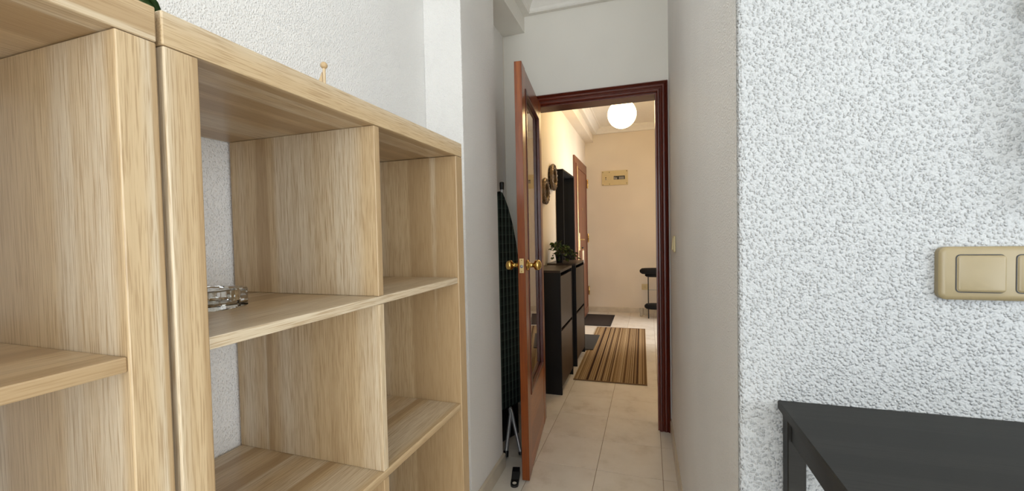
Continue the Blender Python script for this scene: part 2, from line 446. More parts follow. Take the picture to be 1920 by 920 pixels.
# cornices (the path runs with the room on its left side)
CPROF = [(0, CZ), (0, CZ-0.094), (0.044, CZ-0.102), (0.050, CZ-0.094), (0.052, CZ-0.078), (0.078, CZ-0.040), (0.090, CZ-0.026), (0.094, CZ-0.012), (0.112, CZ-0.010), (0.114, CZ)]
bm = mk(); sweep(bm, [(RX2+0.004, 0.90), (RX2, DY0), (-0.750, DY0), (-0.750, 2.013)], [(o, z) for o, z in CPROF])
struct('trim_3', bm, gyps, 'white moulded cornice at the corridor ceiling above the doorway', 'cornice')
HPROF = [(0, HCZ), (0, HCZ-0.082), (0.050, HCZ-0.088), (0.056, HCZ-0.080), (0.060, HCZ-0.062), (0.084, HCZ-0.034), (0.098, HCZ-0.022), (0.102, HCZ-0.012), (0.122, HCZ-0.010), (0.124, HCZ)]
bm = mk(); sweep(bm, [(HRX, DY1), (HRX, FY), (-0.778, FY), (-0.778, DY1)], HPROF)
struct('trim_4', bm, gyps, 'cream moulded cornice around the hall ceiling', 'cornice')

# skirtings
SK = [(0, 0.0), (0.010, 0.0), (0.010, 0.070), (0.004, 0.078), (0, 0.078)]
bm = mk(); sweep(bm, [(LX, 1.612), (-0.727, 1.612), (-0.727, 2.013), (LX, 2.013), (LX, DY0+0.006), (-0.73, DY0)][::-1], SK)
struct('baseboard_left', bm, skirt_m, 'beige skirting along the foot of the stuccoed pillar', 'skirting')
bm = mk(); sweep(bm, [(1.9, CY), (CX, CY), (RX2, DY0)], [(o, z) for o, z in SK])
struct('baseboard_right', bm, skirt_m, 'beige skirting along the right corridor wall', 'skirting')
bm = mk(); sweep(bm, [(HRX, FY), (LX, FY)], [(o, z*0.95) for o, z in SK])
struct('baseboard_far', bm, skirt_m, 'beige marble skirting along the hall end wall', 'skirting')
bm = mk(); sweep(bm, [(LX, 5.30), (LX, DY1)], [(o, z*0.95) for o, z in SK])
struct('baseboard_hall_left', bm, skirt_m, 'beige skirting behind the shoe cabinets', 'skirting')

# ------------------------------------------------------------------ doorway casing
def casing_prof(w):   # (across the width from the inner edge, depth proud of the wall)
    return [(0.0, 0.0), (0.0, 0.014), (0.006, 0.020), (0.014, 0.020), (0.018, 0.013), (0.026, 0.012), (0.034, 0.018), (0.042, 0.018), (0.046, 0.014), (0.052, 0.020), (w-0.006, 0.026), (w, 0.020), (w, 0.0)]
frame = thing('door_frame', 'dark mahogany moulded door frame around the doorway to the hall', 'door frame', (0, DY0, 0))
tag(frame, frame['label'], 'door frame', kind='structure')
w = 0.062
cz = OZ
def casing_bar(kind):
    bm = mk(); pr = casing_prof(w)
    if kind == 'head':
        a = [bm.verts.new((OX0+0.006-o, -d, cz-0.006+o)) for o, d in pr]; b = [bm.verts.new((OX1-0.006+o, -d, cz-0.006+o)) for o, d in pr]
    elif kind == 'right':
        a = [bm.verts.new((OX1-0.006+o, -d, 0)) for o, d in pr]; b = [bm.verts.new((OX1-0.006+o, -d, cz-0.006+o)) for o, d in pr]
    else:
        a = [bm.verts.new((OX0+0.006-o, -d, 0)) for o, d in pr]; b = [bm.verts.new((OX0+0.006-o, -d, cz-0.006+o)) for o, d in pr]
    n = len(pr)
    for k in range(n): bm.faces.new((a[k], a[(k+1) % n], b[(k+1) % n], b[k]))
    bm.faces.new(a[::-1]); bm.faces.new(b)
    return bm
obj('casing', casing_bar('head'), mah_x, frame)
obj('casing', casing_bar('right'), mah_z, frame)
obj('casing', casing_bar('left'), mah_z, frame)
bm = mk(); box(bm, OX1-0.0145, OX1, -0.004, DY1-DY0+0.004, 0, OZ)
obj('jamb', bm, mah_z, frame)
bm = mk(); box(bm, OX0, OX0+0.0145, -0.004, DY1-DY0+0.004, 0, OZ)
obj('jamb', bm, mah_z, frame)
bm = mk(); box(bm, OX0+0.0145, OX1-0.0145, -0.004, DY1-DY0+0.004, OZ-0.0145, OZ)
obj('head_jamb', bm, mah_x, frame)

# ------------------------------------------------------------------ open glazed door
# local frame: y runs from the free edge to the hinge, x=0 is the face towards the hall side, thickness to -x
DA, DB = Vector((-0.562, 1.928)), Vector((-0.645, 2.630))
dl = (DB-DA).length; dth = math.atan2(-(DB-DA).x, (DB-DA).y)
door = thing('door_1', 'open varnished wooden door with a tall glass pane and brass knobs', 'door', (DA.x, DA.y, 0), dth)
door['kind'] = 'structure'
T = 0.036; DZ0, DZ1 = 0.008, 2.022
def dbox(y0, y1, z0, z1, m, name, x0=-T, x1=0.0, bev=0.0012):
    bm = mk(); box(bm, x0, x1, y0, y1, z0, z1, bev, 1); return obj(name, bm, m, door)
SW = 0.098
dbox(0, SW, DZ0, DZ1, door_z, 'stile')
dbox(dl-SW, dl, DZ0, DZ1, door_z, 'stile')
dbox(SW+0.001, dl-SW-0.001, DZ0, 0.390, door_y, 'bottom_rail', -T+0.001, -0.001)
dbox(SW+0.001, dl-SW-0.001, 1.925, DZ1-0.003, door_y, 'top_rail', -T+0.001, -0.001)
dbox(SW+0.001, dl-SW-0.001, 0.392, 1.923, door_glass, 'pane', -T/2-0.003, -T/2+0.002, 0)
for side in (0, 1):
    xa, xb = ((-T/2+0.0025, 0.004), (-T-0.004, -T/2-0.0035))[side]
    for (y0, y1, z0, z1, m) in ((SW+0.001, SW+0.020, 0.391, 1.924, mah_z), (dl-SW-0.020, dl-SW-0.001, 0.391, 1.924, mah_z), (SW+0.021, dl-SW-0.021, 0.391, 0.412, mah_z), (SW+0.021, dl-SW-0.021, 1.903, 1.924, mah_z)):
        dbox(y0, y1, z0, z1, m, 'glazing_bead', xa, xb, 0.002)
def knob(sgn):
    x = 0.0 if sgn > 0 else -T
    bm = mk()
    pr = [(0.0265, 0.0), (0.0265, 0.004), (0.022, 0.007), (0.016, 0.010), (0.0135, 0.014), (0.011, 0.020), (0.0105, 0.030), (0.013, 0.034), (0.020, 0.037), (0.0245, 0.043), (0.026, 0.051), (0.0245, 0.059), (0.019, 0.066), (0.010, 0.070), (0.0, 0.071)]
    lathe(bm, [(r_, x+sgn*(h+0.0002)) for r_, h in pr], (0, 0.055, 1.052), 28, 0)
    return obj('knob', bm, brass, door, True)
knob(1); knob(-1)
bm = mk(); box(bm, -T/2-0.011, -T/2+0.011, -0.002, -0.0001, 1.018, 1.088, 0.001, 1)
lp = obj('latch_plate', bm, brass2, door)
bm = mk(); lathe(bm, [(0.008, -0.0035), (0.008, -0.0021)], (-T/2, 0, 1.050), 16, 1); obj('latch_bolt', bm, steel, lp, True)
for z in (1.026, 1.080):
    bm = mk(); lathe(bm, [(0.003, -0.003), (0.003, -0.0021)], (-T/2, 0, z), 10, 1); obj('screw', bm, brass, lp, True)

# black wedge door stop
bm = mk()
stop = thing('door_stop', 'black rubber door stop wedge on the tiles beside the open door', 'door stop', (-0.634, 1.925, 0), math.radians(12))
pts = []
for k in range(9): pts.append((0.019*math.cos(math.pi+math.pi*k/8), -0.043+0.019*math.sin(math.pi+math.pi*k/8)))
pts += [(0.019, 0.060), (-0.019, 0.060)]
prism(bm, pts, 0.0, 0.012); obj('sole', bm, black_p, stop)
bm = mk()
a = [bm.verts.new(p) for p in ((-0.018, -0.012, 0.0121), (0.018, -0.012, 0.0121), (0.018, 0.059, 0.0121), (-0.018, 0.059, 0.0121), (0.018, 0.059, 0.034), (-0.018, 0.059, 0.034), (0.018, 0.024, 0.030), (-0.018, 0.024, 0.030))]
for f in ((0, 3, 2, 1), (0, 1, 6, 7), (7, 6, 4, 5), (2, 3, 5, 4), (1, 2, 4, 6), (0, 7, 5, 3)): bm.faces.new([a[i] for i in f])
obj('wedge', bm, black_p, stop)
bm = mk(); lathe(bm, [(0.010, 0.0121), (0.010, 0.0130)], (0, -0.042, 0), 20, 2); o = obj('hole', bm, tile_m, stop); o['label'] = 'round hanging hole showing the tile'

# ------------------------------------------------------------------ bookcases
TH, TI, OPN, DEP = 0.0380, 0.016, 0.335, 0.390
BW = 2*OPN+TI+2*TH; BH = 4*OPN+3*TI+2*TH
def bookcase(loc, label):
    b = thing('bookcase', label, 'bookcase', loc, -0.0122, 'oak cube bookcases along the left wall')
    def p(name, y0, y1, z0, z1, m, x0=-DEP, x1=0.0, bev=0.0012):
        bm = mk(); box(bm, x0, x1, y0, y1, z0, z1, bev, 2); return obj(name, bm, m, b)
    p('top_board', -BW, 0, BH-TH, BH, oak_y, bev=0.0016)
    p('bottom_board', -BW, 0, 0, TH, oak_y)
    p('side_panel', -TH-0.0006, -0.0006, TH+0.0005, BH-TH-0.0008, oak_z, bev=0.0018)
    p('side_panel', -BW+0.0006, -BW+TH+0.0006, TH+0.0005, BH-TH-0.0008, oak_z, bev=0.0018)
    zs = [TH+OPN*(k+1)+TI*k for k in range(3)]
    for z in zs: p('shelf', -BW+TH+0.0008, -TH-0.0008, z, z+TI, oak_y, -DEP+0.003, -0.003, 0.0018)
    yd = -TH-OPN-TI
    for k in range(4):
        z0 = TH if k == 0 else zs[k-1]+TI
        p('divider', yd, yd+TI, z0+0.0003, z0+OPN-0.0003, oak_z, -DEP+0.003, -0.0032, 0.0012)
    return b
BY = 1.091
bookcase((-0.498, BY, 0), 'oak cube bookcase nearer the doorway, holding the glass ashtray')
bookcase((-0.5085, 0.3243, 0), 'oak cube bookcase at the left edge, its compartments empty')
SHZ = TH+3*OPN+2*TI+TI       # top face of the uppermost shelf

# glass ashtray
def ashtray():
    bm = mk(); h = 0.033; R = 0.044
    def octa(r, c, z): return [(x, y, z) for x, y in ((r, -c), (r, c), (c, r), (-c, r), (-r, c), (-r, -c), (-c, -r), (c, -r))]
    def sub(ring, n=4):
        out = []
        for i in range(len(ring)):
            a, b = Vector(ring[i]), Vector(ring[(i+1) % len(ring)])
            for k in range(n): out.append(a.lerp(b, k/n))
        return out
    rings = [sub(octa(R-0.002, 0.024, 0)), sub(octa(R, 0.028, 0.002)), sub(octa(R, 0.028, h-0.002)), sub(octa(R-0.002, 0.026, h))]
    n = len(rings[0])
    ang = [math.atan2(v.y, v.x) for v in rings[0]]
    for r_, z in ((0.0345, h), (0.0325, h-0.002), (0.031, 0.011), (0.028, 0.008), (0.012, 0.0075)):
        rings.append([Vector((r_*math.cos(t), r_*math.sin(t), z)) for t in ang])
    V = [[bm.verts.new(v) for v in r_] for r_ in rings]
    for q in range(len(V)-1):
        for k in range(n): bm.faces.new((V[q][k], V[q][(k+1) % n], V[q+1][(k+1) % n], V[q+1][k]))
    bm.faces.new(V[0][::-1]); bm.faces.new(V[-1])
    return bm
ash = obj('ashtray', ashtray(), clear_glass)
ash.location = (-0.722, 0.532, SHZ+0.0003); ash.rotation_euler = (0, 0, math.radians(7))
tag(ash, 'thick clear glass ashtray on the upper shelf of the oak bookcase', 'ashtray')

# wooden figure on top
fig = thing('wooden_boat_ornament', 'small pale wooden ornament with ball-topped post on the bookcase', 'ornament', (-0.752, 0.852, BH), math.radians(25))
bm = mk()
prism(bm, [(-0.055, -0.012), (0.045, -0.014), (0.062, 0.0), (0.045, 0.014), (-0.055, 0.012)], 0.0, 0.026); obj('hull', bm, peg_w, fig)
bm = mk(); tube(bm, [(0, 0, 0.0261), (0, 0, 0.160)], 0.0036, 12); obj('mast', bm, peg_w, fig, 'auto')
bm = mk(); lathe(bm, [(0.0085*math.sin(math.pi*k/12), 0.166-0.0085*math.cos(math.pi*k/12)) for k in range(13)], (0, 0, 0), 20); obj('ball', bm, peg_w, fig, True)
bm = mk()
pa = [(-0.0045, 0.034), (-0.0045, 0.150), (-0.050, 0.034)]
va = [bm.verts.new((x, -0.002, z)) for x, z in pa]; vb = [bm.verts.new((x, 0.002, z)) for x, z in pa]
bm.faces.new(va); bm.faces.new(vb[::-1])
for i in range(3): bm.faces.new((va[i], va[(i+1) % 3], vb[(i+1) % 3], vb[i]))
obj('sail', bm, peg_w, fig)

# ------------------------------------------------------------------ leaves and potted plants
def leaf_mesh(L, Wd, m):
    bm = mk(); n = 6; rows = []
    for i in range(n+1):
        t = i/n; hw = Wd*0.5*math.sin(math.pi*min(1, t*0.94+0.03))**0.75*(1-0.25*t)
        z = 0.10*L*math.sin(math.pi*t)-0.16*L*t*t
        rows.append([bm.verts.new((-hw, L*t, z+0.12*Wd*(hw/(Wd*0.5)))), bm.verts.new((0, L*t, z)), bm.verts.new((hw, L*t, z+0.12*Wd*(hw/(Wd*0.5))))])
    for i in range(n):
        for k in range(2): bm.faces.new((rows[i][k], rows[i][k+1], rows[i+1][k+1], rows[i+1][k]))
    bmesh.ops.solidify(bm, geom=bm.faces[:], thickness=0.0006)
    me = bpy.data.meshes.new('leaf'); bm.to_mesh(me); bm.free(); me.materials.append(m)
    for p in me.polygons: p.use_smooth = True
    return me
LEAF = [leaf_mesh(0.054, 0.042, leaf_m), leaf_mesh(0.046, 0.038, leaf_m2), leaf_mesh(0.085, 0.062, leaf_m2)]
def leaf_obj(parent, me, p, d, s=1.0, roll=0.0):
    o = bpy.data.objects.new('leaf', me); COL.objects.link(o); o.parent = parent
    o.location = p
    q = Vector(d).to_track_quat('Y', 'Z'); o.rotation_mode = 'QUATERNION'
    from mathutils import Quaternion
    o.rotation_quaternion = q @ Quaternion((0, 1, 0), roll); o.scale = (s, s, s)
    return o
# plant on the farther shoe cabinet
CABZ = 0.928
plant = thing('potted_plant', 'leafy green trailing plant in a black pot on the shoe cabinet', 'plant', (-0.792, 3.865, CABZ), 0)
bm = mk(); lathe(bm, [(0.030, 0.0), (0.043, 0.076), (0.046, 0.077), (0.046, 0.088), (0.041, 0.088), (0.040, 0.076), (0.001, 0.076)], seg=24, cap=False); obj('pot', bm, black_p, plant, 'auto')
bm = mk(); lathe(bm, [(0.0, 0.074), (0.0395, 0.0765), (0.0, 0.080)], seg=18, cap=False); obj('soil', bm, soil_m, plant)
rnd = random.Random(3)
bm = mk()
ends = []
for k in range(16):
    a = 2*math.pi*k/16+rnd.uniform(-.2, .2); rad = rnd.uniform(0.045, 0.115); zz = rnd.uniform(-0.005, 0.085)
    p0 = Vector((0.012*math.cos(a), 0.012*math.sin(a), 0.08)); p2 = Vector((max(rad*math.cos(a), -0.085), rad*math.sin(a), 0.09+zz)); p1 = Vector((p2.x*0.5, p2.y*0.5, 0.125+zz*0.7))
    tube(bm, [p0, p1, p2], 0.0013, 5); ends.append((p0, p1, p2))
for tgt in ((0.125, -0.02, 0.062), (0.150, 0.06, 0.030), (0.02, -0.12, 0.030), (-0.03, -0.125, 0.050), (0.105, 0.03, 0.03), (0.07, -0.07, 0.025)):
    p0 = Vector((0.01, 0, 0.08)); p2 = Vector(tgt); p1 = Vector((tgt[0]*0.6, tgt[1]*0.6, 0.118)); tube(bm, [p0, p1, p2], 0.0013, 5); ends.append((p0, p1, p2)); ends.append((p0, p1, p2))
tube(bm, [(-0.01, -0.02, 0.08), (-0.03, -0.05, 0.17), (-0.035, -0.062, 0.195)], 0.0015, 5); tube(bm, [(-0.01, -0.01, 0.08), (-0.02, -0.035, 0.165), (-0.022, -0.045, 0.19)], 0.0015, 5)
obj('stems', bm, stem_m, plant)
for p0, p1, p2 in ends:
    for t in (0.45, 0.75, 1.0):
        p = p0.lerp(p1, t*2) if t < 0.5 else p1.lerp(p2, (t-0.5)*2)
        d = Vector((p.x+rnd.uniform(-.05, .05), p.y+rnd.uniform(-.05, .05), rnd.uniform(-0.04, 0.05)))
        if p.x < -0.06: d.x = abs(d.x)
        leaf_obj(plant, LEAF[rnd.randrange(2)], p, d, rnd.uniform(0.75, 1.05), rnd.uniform(-0.7, 0.7))
# plant on the left bookcase, only a leaf tip in view
ivy = thing('potted_ivy', 'green leafy plant on top of the left bookcase, one leaf tip showing', 'plant', (-0.72, 0.20, BH), 0)
bm = mk(); lathe(bm, [(0.040, 0.0), (0.055, 0.095), (0.058, 0.096), (0.058, 0.108), (0.052, 0.108), (0.051, 0.094), (0.001, 0.094)], seg=24, cap=False); obj('pot', bm, white_p, ivy, 'auto')
bm = mk(); lathe(bm, [(0.0, 0.092), (0.0505, 0.0945), (0.0, 0.098)], seg=18, cap=False); obj('soil', bm, soil_m, ivy)
bm = mk(); rnd = random.Random(11)
st = [((0.0, 0.0, 0.095), (-0.01, 0.10, 0.20), (-0.022, 0.205, 0.165)), ((0.0, 0.0, 0.095), (0.0, 0.09, 0.23), (-0.035, 0.20, 0.19)), ((0, 0, 0.095), (-0.05, -0.05, 0.24), (-0.06, -0.12, 0.22)), ((0, 0, 0.095), (0.04, -0.05, 0.25), (0.03, -0.12, 0.24)), ((0, 0, 0.095), (0.0, 0.02, 0.24), (0.0, 0.05, 0.30))]
for s3 in st: tube(bm, s3, 0.0018, 6)
obj('stems', bm, stem_m, ivy)
for s3 in st:
    q = [Vector(v) for v in s3]
    for t in (0.6, 0.8, 1.0):
        p = q[1].lerp(q[2], (t-0.5)*2)
        leaf_obj(ivy, LEAF[2], p, (q[2]-q[1])+Vector((0, 0, -0.02)), rnd.uniform(0.7, 0.95), rnd.uniform(-0.6, 0.6))
leaf_obj(ivy, LEAF[2], (-0.028, 0.245, 0.142), (0.004, 0.05, -0.05), 0.8, 0.5)
leaf_obj(ivy, LEAF[2], (-0.03, 0.222, 0.152), (-0.01, 0.07, -0.04), 0.85, -0.4)
# hanging plant on the right wall, just beyond the frame: its leaves shade the wall in view
hang = thing('hanging_plant', 'trailing green plant on the wall right of the switch, shading the stucco', 'plant', (0.632, CY, 1.62), 0)
bm = mk(); lathe(bm, [(0.045, -0.06), (0.062, 0.06), (0.066, 0.062), (0.066, 0.072), (0.060, 0.072), (0.059, 0.058), (0.001, 0.058)], (0.03, -0.078, 0), 24, cap=False); obj('pot', bm, white_p, hang, 'auto')
bm = mk(); lathe(bm, [(0.0, 0.056), (0.0585, 0.059), (0.0, 0.064)], (0.03, -0.078, 0), 18, cap=False); obj('soil', bm, soil_m, hang)
bm = mk(); box(bm, 0.01, 0.05, -0.018, -0.0005, -0.05, 0.05, 0.001, 1); obj('wall_bracket', bm, steel, hang)
bm = mk(); rnd = random.Random(5); st = []
for k, (ex, ey, ez) in enumerate(((-0.115, -0.030, -0.02), (-0.125, -0.034, -0.10), (-0.120, -0.028, -0.20), (-0.118, -0.032, -0.28), (-0.125, -0.03, 0.06), (0.10, -0.06, -0.15), (0.06, -0.14, -0.12), (-0.02, -0.15, -0.05), (-0.10, -0.03, -0.36))):
    q0 = Vector((0.02, -0.078, 0.06)); q1 = Vector((ex*0.75, ey*1.3, min(0.09, ez+0.14))); q2 = Vector((ex, ey, ez))
    st.append((q0, q1, q2)); tube(bm, (q0, q1, q2), 0.0018, 6)
obj('stems', bm, stem_m, hang)
for q0, q1, q2 in st:
    for t in (0.25, 0.6, 0.95):
        p = q1.lerp(q2, t)
        leaf_obj(hang, LEAF[2], p, Vector((rnd.uniform(-.02, .03), rnd.uniform(-.02, 0.004), rnd.uniform(-0.06, -0.03))), rnd.uniform(0.45, 0.7), rnd.uniform(-0.8, 0.8))

# ------------------------------------------------------------------ ironing board in the recess
ib = thing('ironing_board', 'folded ironing board in dark green plaid cover standing behind the door', 'ironing board', (-0.800, 2.250, 0), -math.atan2(0.400, 0.917)+math.pi/2)
# local x runs along the board's width (towards the doorway), local -y faces the viewer
prof = [(0.0, 1.448), (0.018, 1.440), (0.036, 1.415), (0.062, 1.350), (0.094, 1.262), (0.120, 1.160), (0.132, 1.100), (0.148, 0.95), (0.158, 0.70), (0.162, 0.35), (0.160, 0.225), (0.150, 0.205)]
def outline(s): return [(x*s, z) for x, z in prof] + [(-x*s, z) for x, z in prof[::-1][:-1]]
bm = mk(); pts = outline(1.0)
f = [bm.verts.new((x, -0.012, z)) for x, z in pts]; f2 = [bm.verts.new((x, 0.012, z)) for x, z in pts]
ff = bm.faces.new(f); bb = bm.faces.new(f2[::-1]); n = len(pts)
for i in range(n): bm.faces.new((f[i], f[(i+1) % n], f2[(i+1) % n], f2[i]))
bmesh.ops.bevel(bm, geom=[e for e in ff.edges], offset=0.006, segments=3, affect='EDGES')
cov = obj('cover', bm, plaid_m, ib)
bm = mk(); box(bm, -0.152, 0.120, -0.006, 0.006, 0.020, 0.204, 0.004, 1); obj('board_tail', bm, black_p, ib)
bm = mk()
tube(bm, [(0.055, 0.032, 1.475), (0.035, 0.032, 1.0), (-0.010, 0.030, 0.30)], 0.0105, 12)
leg1 = obj('leg', bm, steel, ib, 'auto')
bm = mk(); lathe(bm, [(0.0125, -0.018), (0.0135, 0.006), (0.0135, 0.022), (0.010, 0.026)], (0.0555, 0.032, 1.482), 14); obj('end_cap', bm, black_p, leg1, 'auto')
bm = mk(); tube(bm, [(0.004, -0.040, 0.215), (-0.008, -0.056, 0.190), (-0.1195, -0.1185, 0.030)], 0.0105, 12)
leg2 = obj('leg', bm, steel, ib, 'auto')
bm = mk(); tube(bm, [(-0.112, -0.113, 0.042), (-0.125, -0.1225, 0.0165)], 0.0135, 14); obj('foot', bm, black_p, leg2, 'auto')
bm = mk(); tube(bm, [(0.018, -0.034, 0.212), (0.002, -0.052, 0.212), (-0.004, -0.066, 0.194), (-0.017, -0.090, 0.150), (-0.048, -0.160, 0.024)], 0.0095, 12)
leg3 = obj('leg', bm, steel, ib, 'auto')
bm = mk(); tube(bm, [(-0.0475, -0.159, 0.026), (-0.051, -0.166, 0.0135)], 0.012, 12); obj('foot', bm, black_p, leg3, 'auto')

# ------------------------------------------------------------------ hall furniture
def shoe_cabinet(y0, y1, label):
    c = thing('shoe_cabinet', label, 'shoe cabinet', (-0.622, y0, 0), 0, 'black shoe cabinets in the hall')
    D = 0.262; H = CABZ; L = y1-y0; t = 0.016
    def p(name, x0, x1, ya, yb, z0, z1, m, par=c):
        bm = mk(); box(bm, x0, x1, ya, yb, z0, z1, 0.0012, 1); return obj(name, bm, m, par)
    p('top_board', -D, 0.0, 0, L, H-0.018, H, cab_front)
    p('side_panel', -D, 0.0, 0, t, 0, H-0.0185, cab_m)
    p('side_panel', -D, 0.0, L-t, L, 0, H-0.0185, cab_m)
    p('back_panel', -D, -D+0.006, t, L-t, 0.05, H-0.019, cab_m)
    p('floor_panel', -D+0.007, -0.03, t+0.0005, L-t-0.0005, 0.05, 0.062, cab_m)
    p('front_flap', -0.016, -0.002, t+0.001, L-t-0.001, 0.495, H-0.046, cab_front)
    p('front_flap', -0.016, -0.002, t+0.001, L-t-0.001, 0.055, 0.472, cab_front)
    return c
shoe_cabinet(3.045, 3.535, 'black two-flap shoe cabinet nearest the open door')
shoe_cabinet(3.738, 4.235, 'black two-flap shoe cabinet carrying the potted plant')

def round_mirror(y, z, R, label):
    m = thing('round_mirror', label, 'mirror', (LX, y, z), 0, 'small round mirrors on the hall wall')
    bm = mk(); torus(bm, (0.026, 0, 0), R-0.018, 0.018, 0, 48, 10, 30); obj('outer_frame', bm, silver, m, True)
    bm = mk(); torus(bm, (0.034, 0, 0), R-0.041, 0.010, 0, 44, 8); obj('inner_frame', bm, silver, m, True)
    bm = mk(); lathe(bm, [(R-0.012, 0.0005), (R-0.012, 0.018), (R-0.050, 0.022)], (0, 0, 0), 40, 0); obj('backing', bm, black_frame, m)
    bm = mk(); lathe(bm, [(R-0.043, 0.0225), (R-0.043, 0.026)], (0, 0, 0), 40, 0); obj('mirror_glass', bm, mirror_m, m)
round_mirror(4.035, 1.745, 0.128, 'round mirror in silvery twisted frame beside the tall black mirror')
round_mirror(3.690, 1.580, 0.118, 'round mirror in silvery frame, half hidden by the open door')

tm = thing('wall_mirror', 'tall black box-framed mirror on the hall wall behind the plant', 'mirror', (LX, 4.255, 0.42), 0)
ML, MH, MD, MT = 0.66, 1.435, 0.078, 0.022
def tb(name, x0, x1, y0, y1, z0, z1, m):
    bm = mk(); box(bm, x0, x1, y0, y1, z0, z1, 0.001, 1); return obj(name, bm, m, tm)
tb('frame_side', 0.0005, MD, 0, MT, 0, MH, black_frame); tb('frame_side', 0.0005, MD, ML-MT, ML, 0, MH, black_frame)
tb('frame_rail', 0.0005, MD, MT+0.0003, ML-MT-0.0003, MH-MT, MH, black_frame); tb('frame_rail', 0.0005, MD, MT+0.0003, ML-MT-0.0003, 0, MT, black_frame)
tb('mirror_glass', 0.0005, 0.008, MT+0.0005, ML-MT-0.0005, MT+0.0005, MH-MT-0.0005, mirror_m)

# entrance door
ed = thing('door_2', 'reddish brown entrance door with brass lever at the end of the hall', 'door', (LX, 5.32, 0), 0)
ed['kind'] = 'structure'
def eb(name, x0, x1, y0, y1, z0, z1, m, par=ed, bev=0.002):
    bm = mk(); box(bm, x0, x1, y0, y1, z0, z1, bev, 1); return obj(name, bm, m, par)
EL, EH = 1.075, 2.185
eb('casing', 0.0005, 0.022, 0, 0.085, 0, EH-0.0855, ent_z); eb('casing', 0.0005, 0.022, EL-0.085, EL, 0, EH-0.0855, ent_z)
eb('casing', 0.0005, 0.022, 0, EL, EH-0.085, EH, ent_z)
leaf_d = eb('leaf', 0.0005, 0.034, 0.088, EL-0.088, 0.008, EH-0.089, ent_z)
for (y0, y1, z0, z1) in ((0.098, 0.116, 0.10, EH-0.13), (EL-0.20, EL-0.185, 0.10, EH-0.13), (0.117, EL-0.201, EH-0.148, EH-0.131), (0.117, EL-0.201, 0.10, 0.118)):
    eb('bead', 0.0342, 0.042, y0, y1, z0, z1, brass2 if y0 < 0.1 and z1 > 1 else ent_z, leaf_d, 0.001)  # pale brass on the near bead stands in for a lit edge
hp = eb('handle_plate', 0.0345, 0.041, 0.195, 0.232, 0.965, 1.195, brass2)
bm = mk(); tube(bm, [(0.0412, 0.213, 1.108), (0.075, 0.213, 1.108), (0.080, 0.225, 1.108), (0.080, 0.330, 1.106)], 0.009, 10); obj('lever', bm, brass2, hp, 'auto')
bm = mk(); tube(bm, [(0.0412, 0.213, 1.00), (0.060, 0.213, 1.00)], 0.010, 12); obj('lock_cylinder', bm, brass2, hp, 'auto')
bm = mk(); lathe(bm, [(0.006, 0.0), (0.013, 0.003), (0.013, 0.008), (0.0, 0.009)], (0.0345, 0.47, 1.52), 14, 0); obj('peephole', bm, brass2, leaf_d, 'auto')
for z in (0.26, 1.05, 1.86):
    bm = mk(); lathe(bm, [(0.011, z), (0.011, z+0.062), (0.012, z+0.064), (0.012, z+0.066), (0.011, z+0.068), (0.011, z+0.13)], (0.034, EL-0.012, 0), 12); obj('hinge', bm, brass, ed, 'auto')
# keys in the lock
key = thing('key_ring', 'bunch of keys with white tags hanging from the entrance door lock', 'keys', (LX+0.064, 5.32+0.213, 1.0), 0)
bm = mk(); box(bm, -0.002, 0.022, -0.010, 0.010, -0.009, 0.009, 0.002, 1); obj('key', bm, black_p, key)
bm = mk(); torus(bm, (0.016, 0, -0.022), 0.016, 0.0016, 0, 20, 6); obj('ring', bm, brass2, key, True)
for i, (dy, L) in enumerate(((-0.006, 0.16), (0.012, 0.20), (0.026, 0.17))):
    bm = mk(); box(bm, 0.010+0.005*i, 0.0125+0.005*i, dy-0.009, dy+0.009, -0.035-L, -0.034, 0.001, 1); obj('tag', bm, white_p if i != 1 else brass2, key)

# switches and sockets
def rounded(bm, w_, h_, d0, d1, rad, inset=0.0, seg=5):
    """rounded plate in the local x-z plane, front at -y"""
    def ring(w2, h2, r_, y):
        out = []
        for cx_, cz_, a0 in ((w2-r_, h2-r_, 0), (-w2+r_, h2-r_, 90), (-w2+r_, -h2+r_, 180), (w2-r_, -h2+r_, 270)):
            for k in range(seg+1):
                a = math.radians(a0+90*k/seg); out.append(bm.verts.new((cx_+r_*math.cos(a), y, cz_+r_*math.sin(a))))
        return out
    R = [ring(w_/2, h_/2, rad, -d0), ring(w_/2, h_/2, rad, -d1+inset*0.6), ring(w_/2-inset*0.35, h_/2-inset*0.35, max(rad-inset*0.35, 0.0005), -d1+inset*0.2), ring(w_/2-inset, h_/2-inset, max(rad-inset, 0.0005), -d1)] if inset else [ring(w_/2, h_/2, rad, -d0), ring(w_/2, h_/2, rad, -d1)]
    n = len(R[0])
    for q in range(len(R)-1):
        for k in range(n): bm.faces.new((R[q][k], R[q][(k+1) % n], R[q+1][(k+1) % n], R[q+1][k]))
    bm.faces.new(R[0][::-1]); bm.faces.new(R[-1])
    return bm
# double switch on the near wall
SWX = 0.4085
sw = thing('light_switch', 'beige double rocker light switch on the white stucco above the black table', 'light switch', (SWX, CY, 1.1375), 0)
SWW = 0.159
def sh(bm, dx, dz=0):
    for v in bm.verts: v.co.x += dx; v.co.z += dz
    return bm
bm = mk(); rounded(bm, SWW, 0.078, 0.0003, 0.0125, 0.010, 0.006); obj('plate', sh(bm, SWW/2), ivory, sw, 'auto')
for cxk in (0.046, 0.113):
    bm = mk(); rounded(bm, 0.0556, 0.0560, 0.0126, 0.0130, 0.0055); o = obj('rocker_gap', sh(bm, cxk), black_p, sw)
    bm = mk(); rounded(bm, 0.0530, 0.0532, 0.0131, 0.0165, 0.0045, 0.003)
    for v in bm.verts:
        if v.co.y < -0.014: v.co.y -= 0.0022*(v.co.x/0.026)
    obj('rocker', sh(bm, cxk), ivory, sw, 'auto')
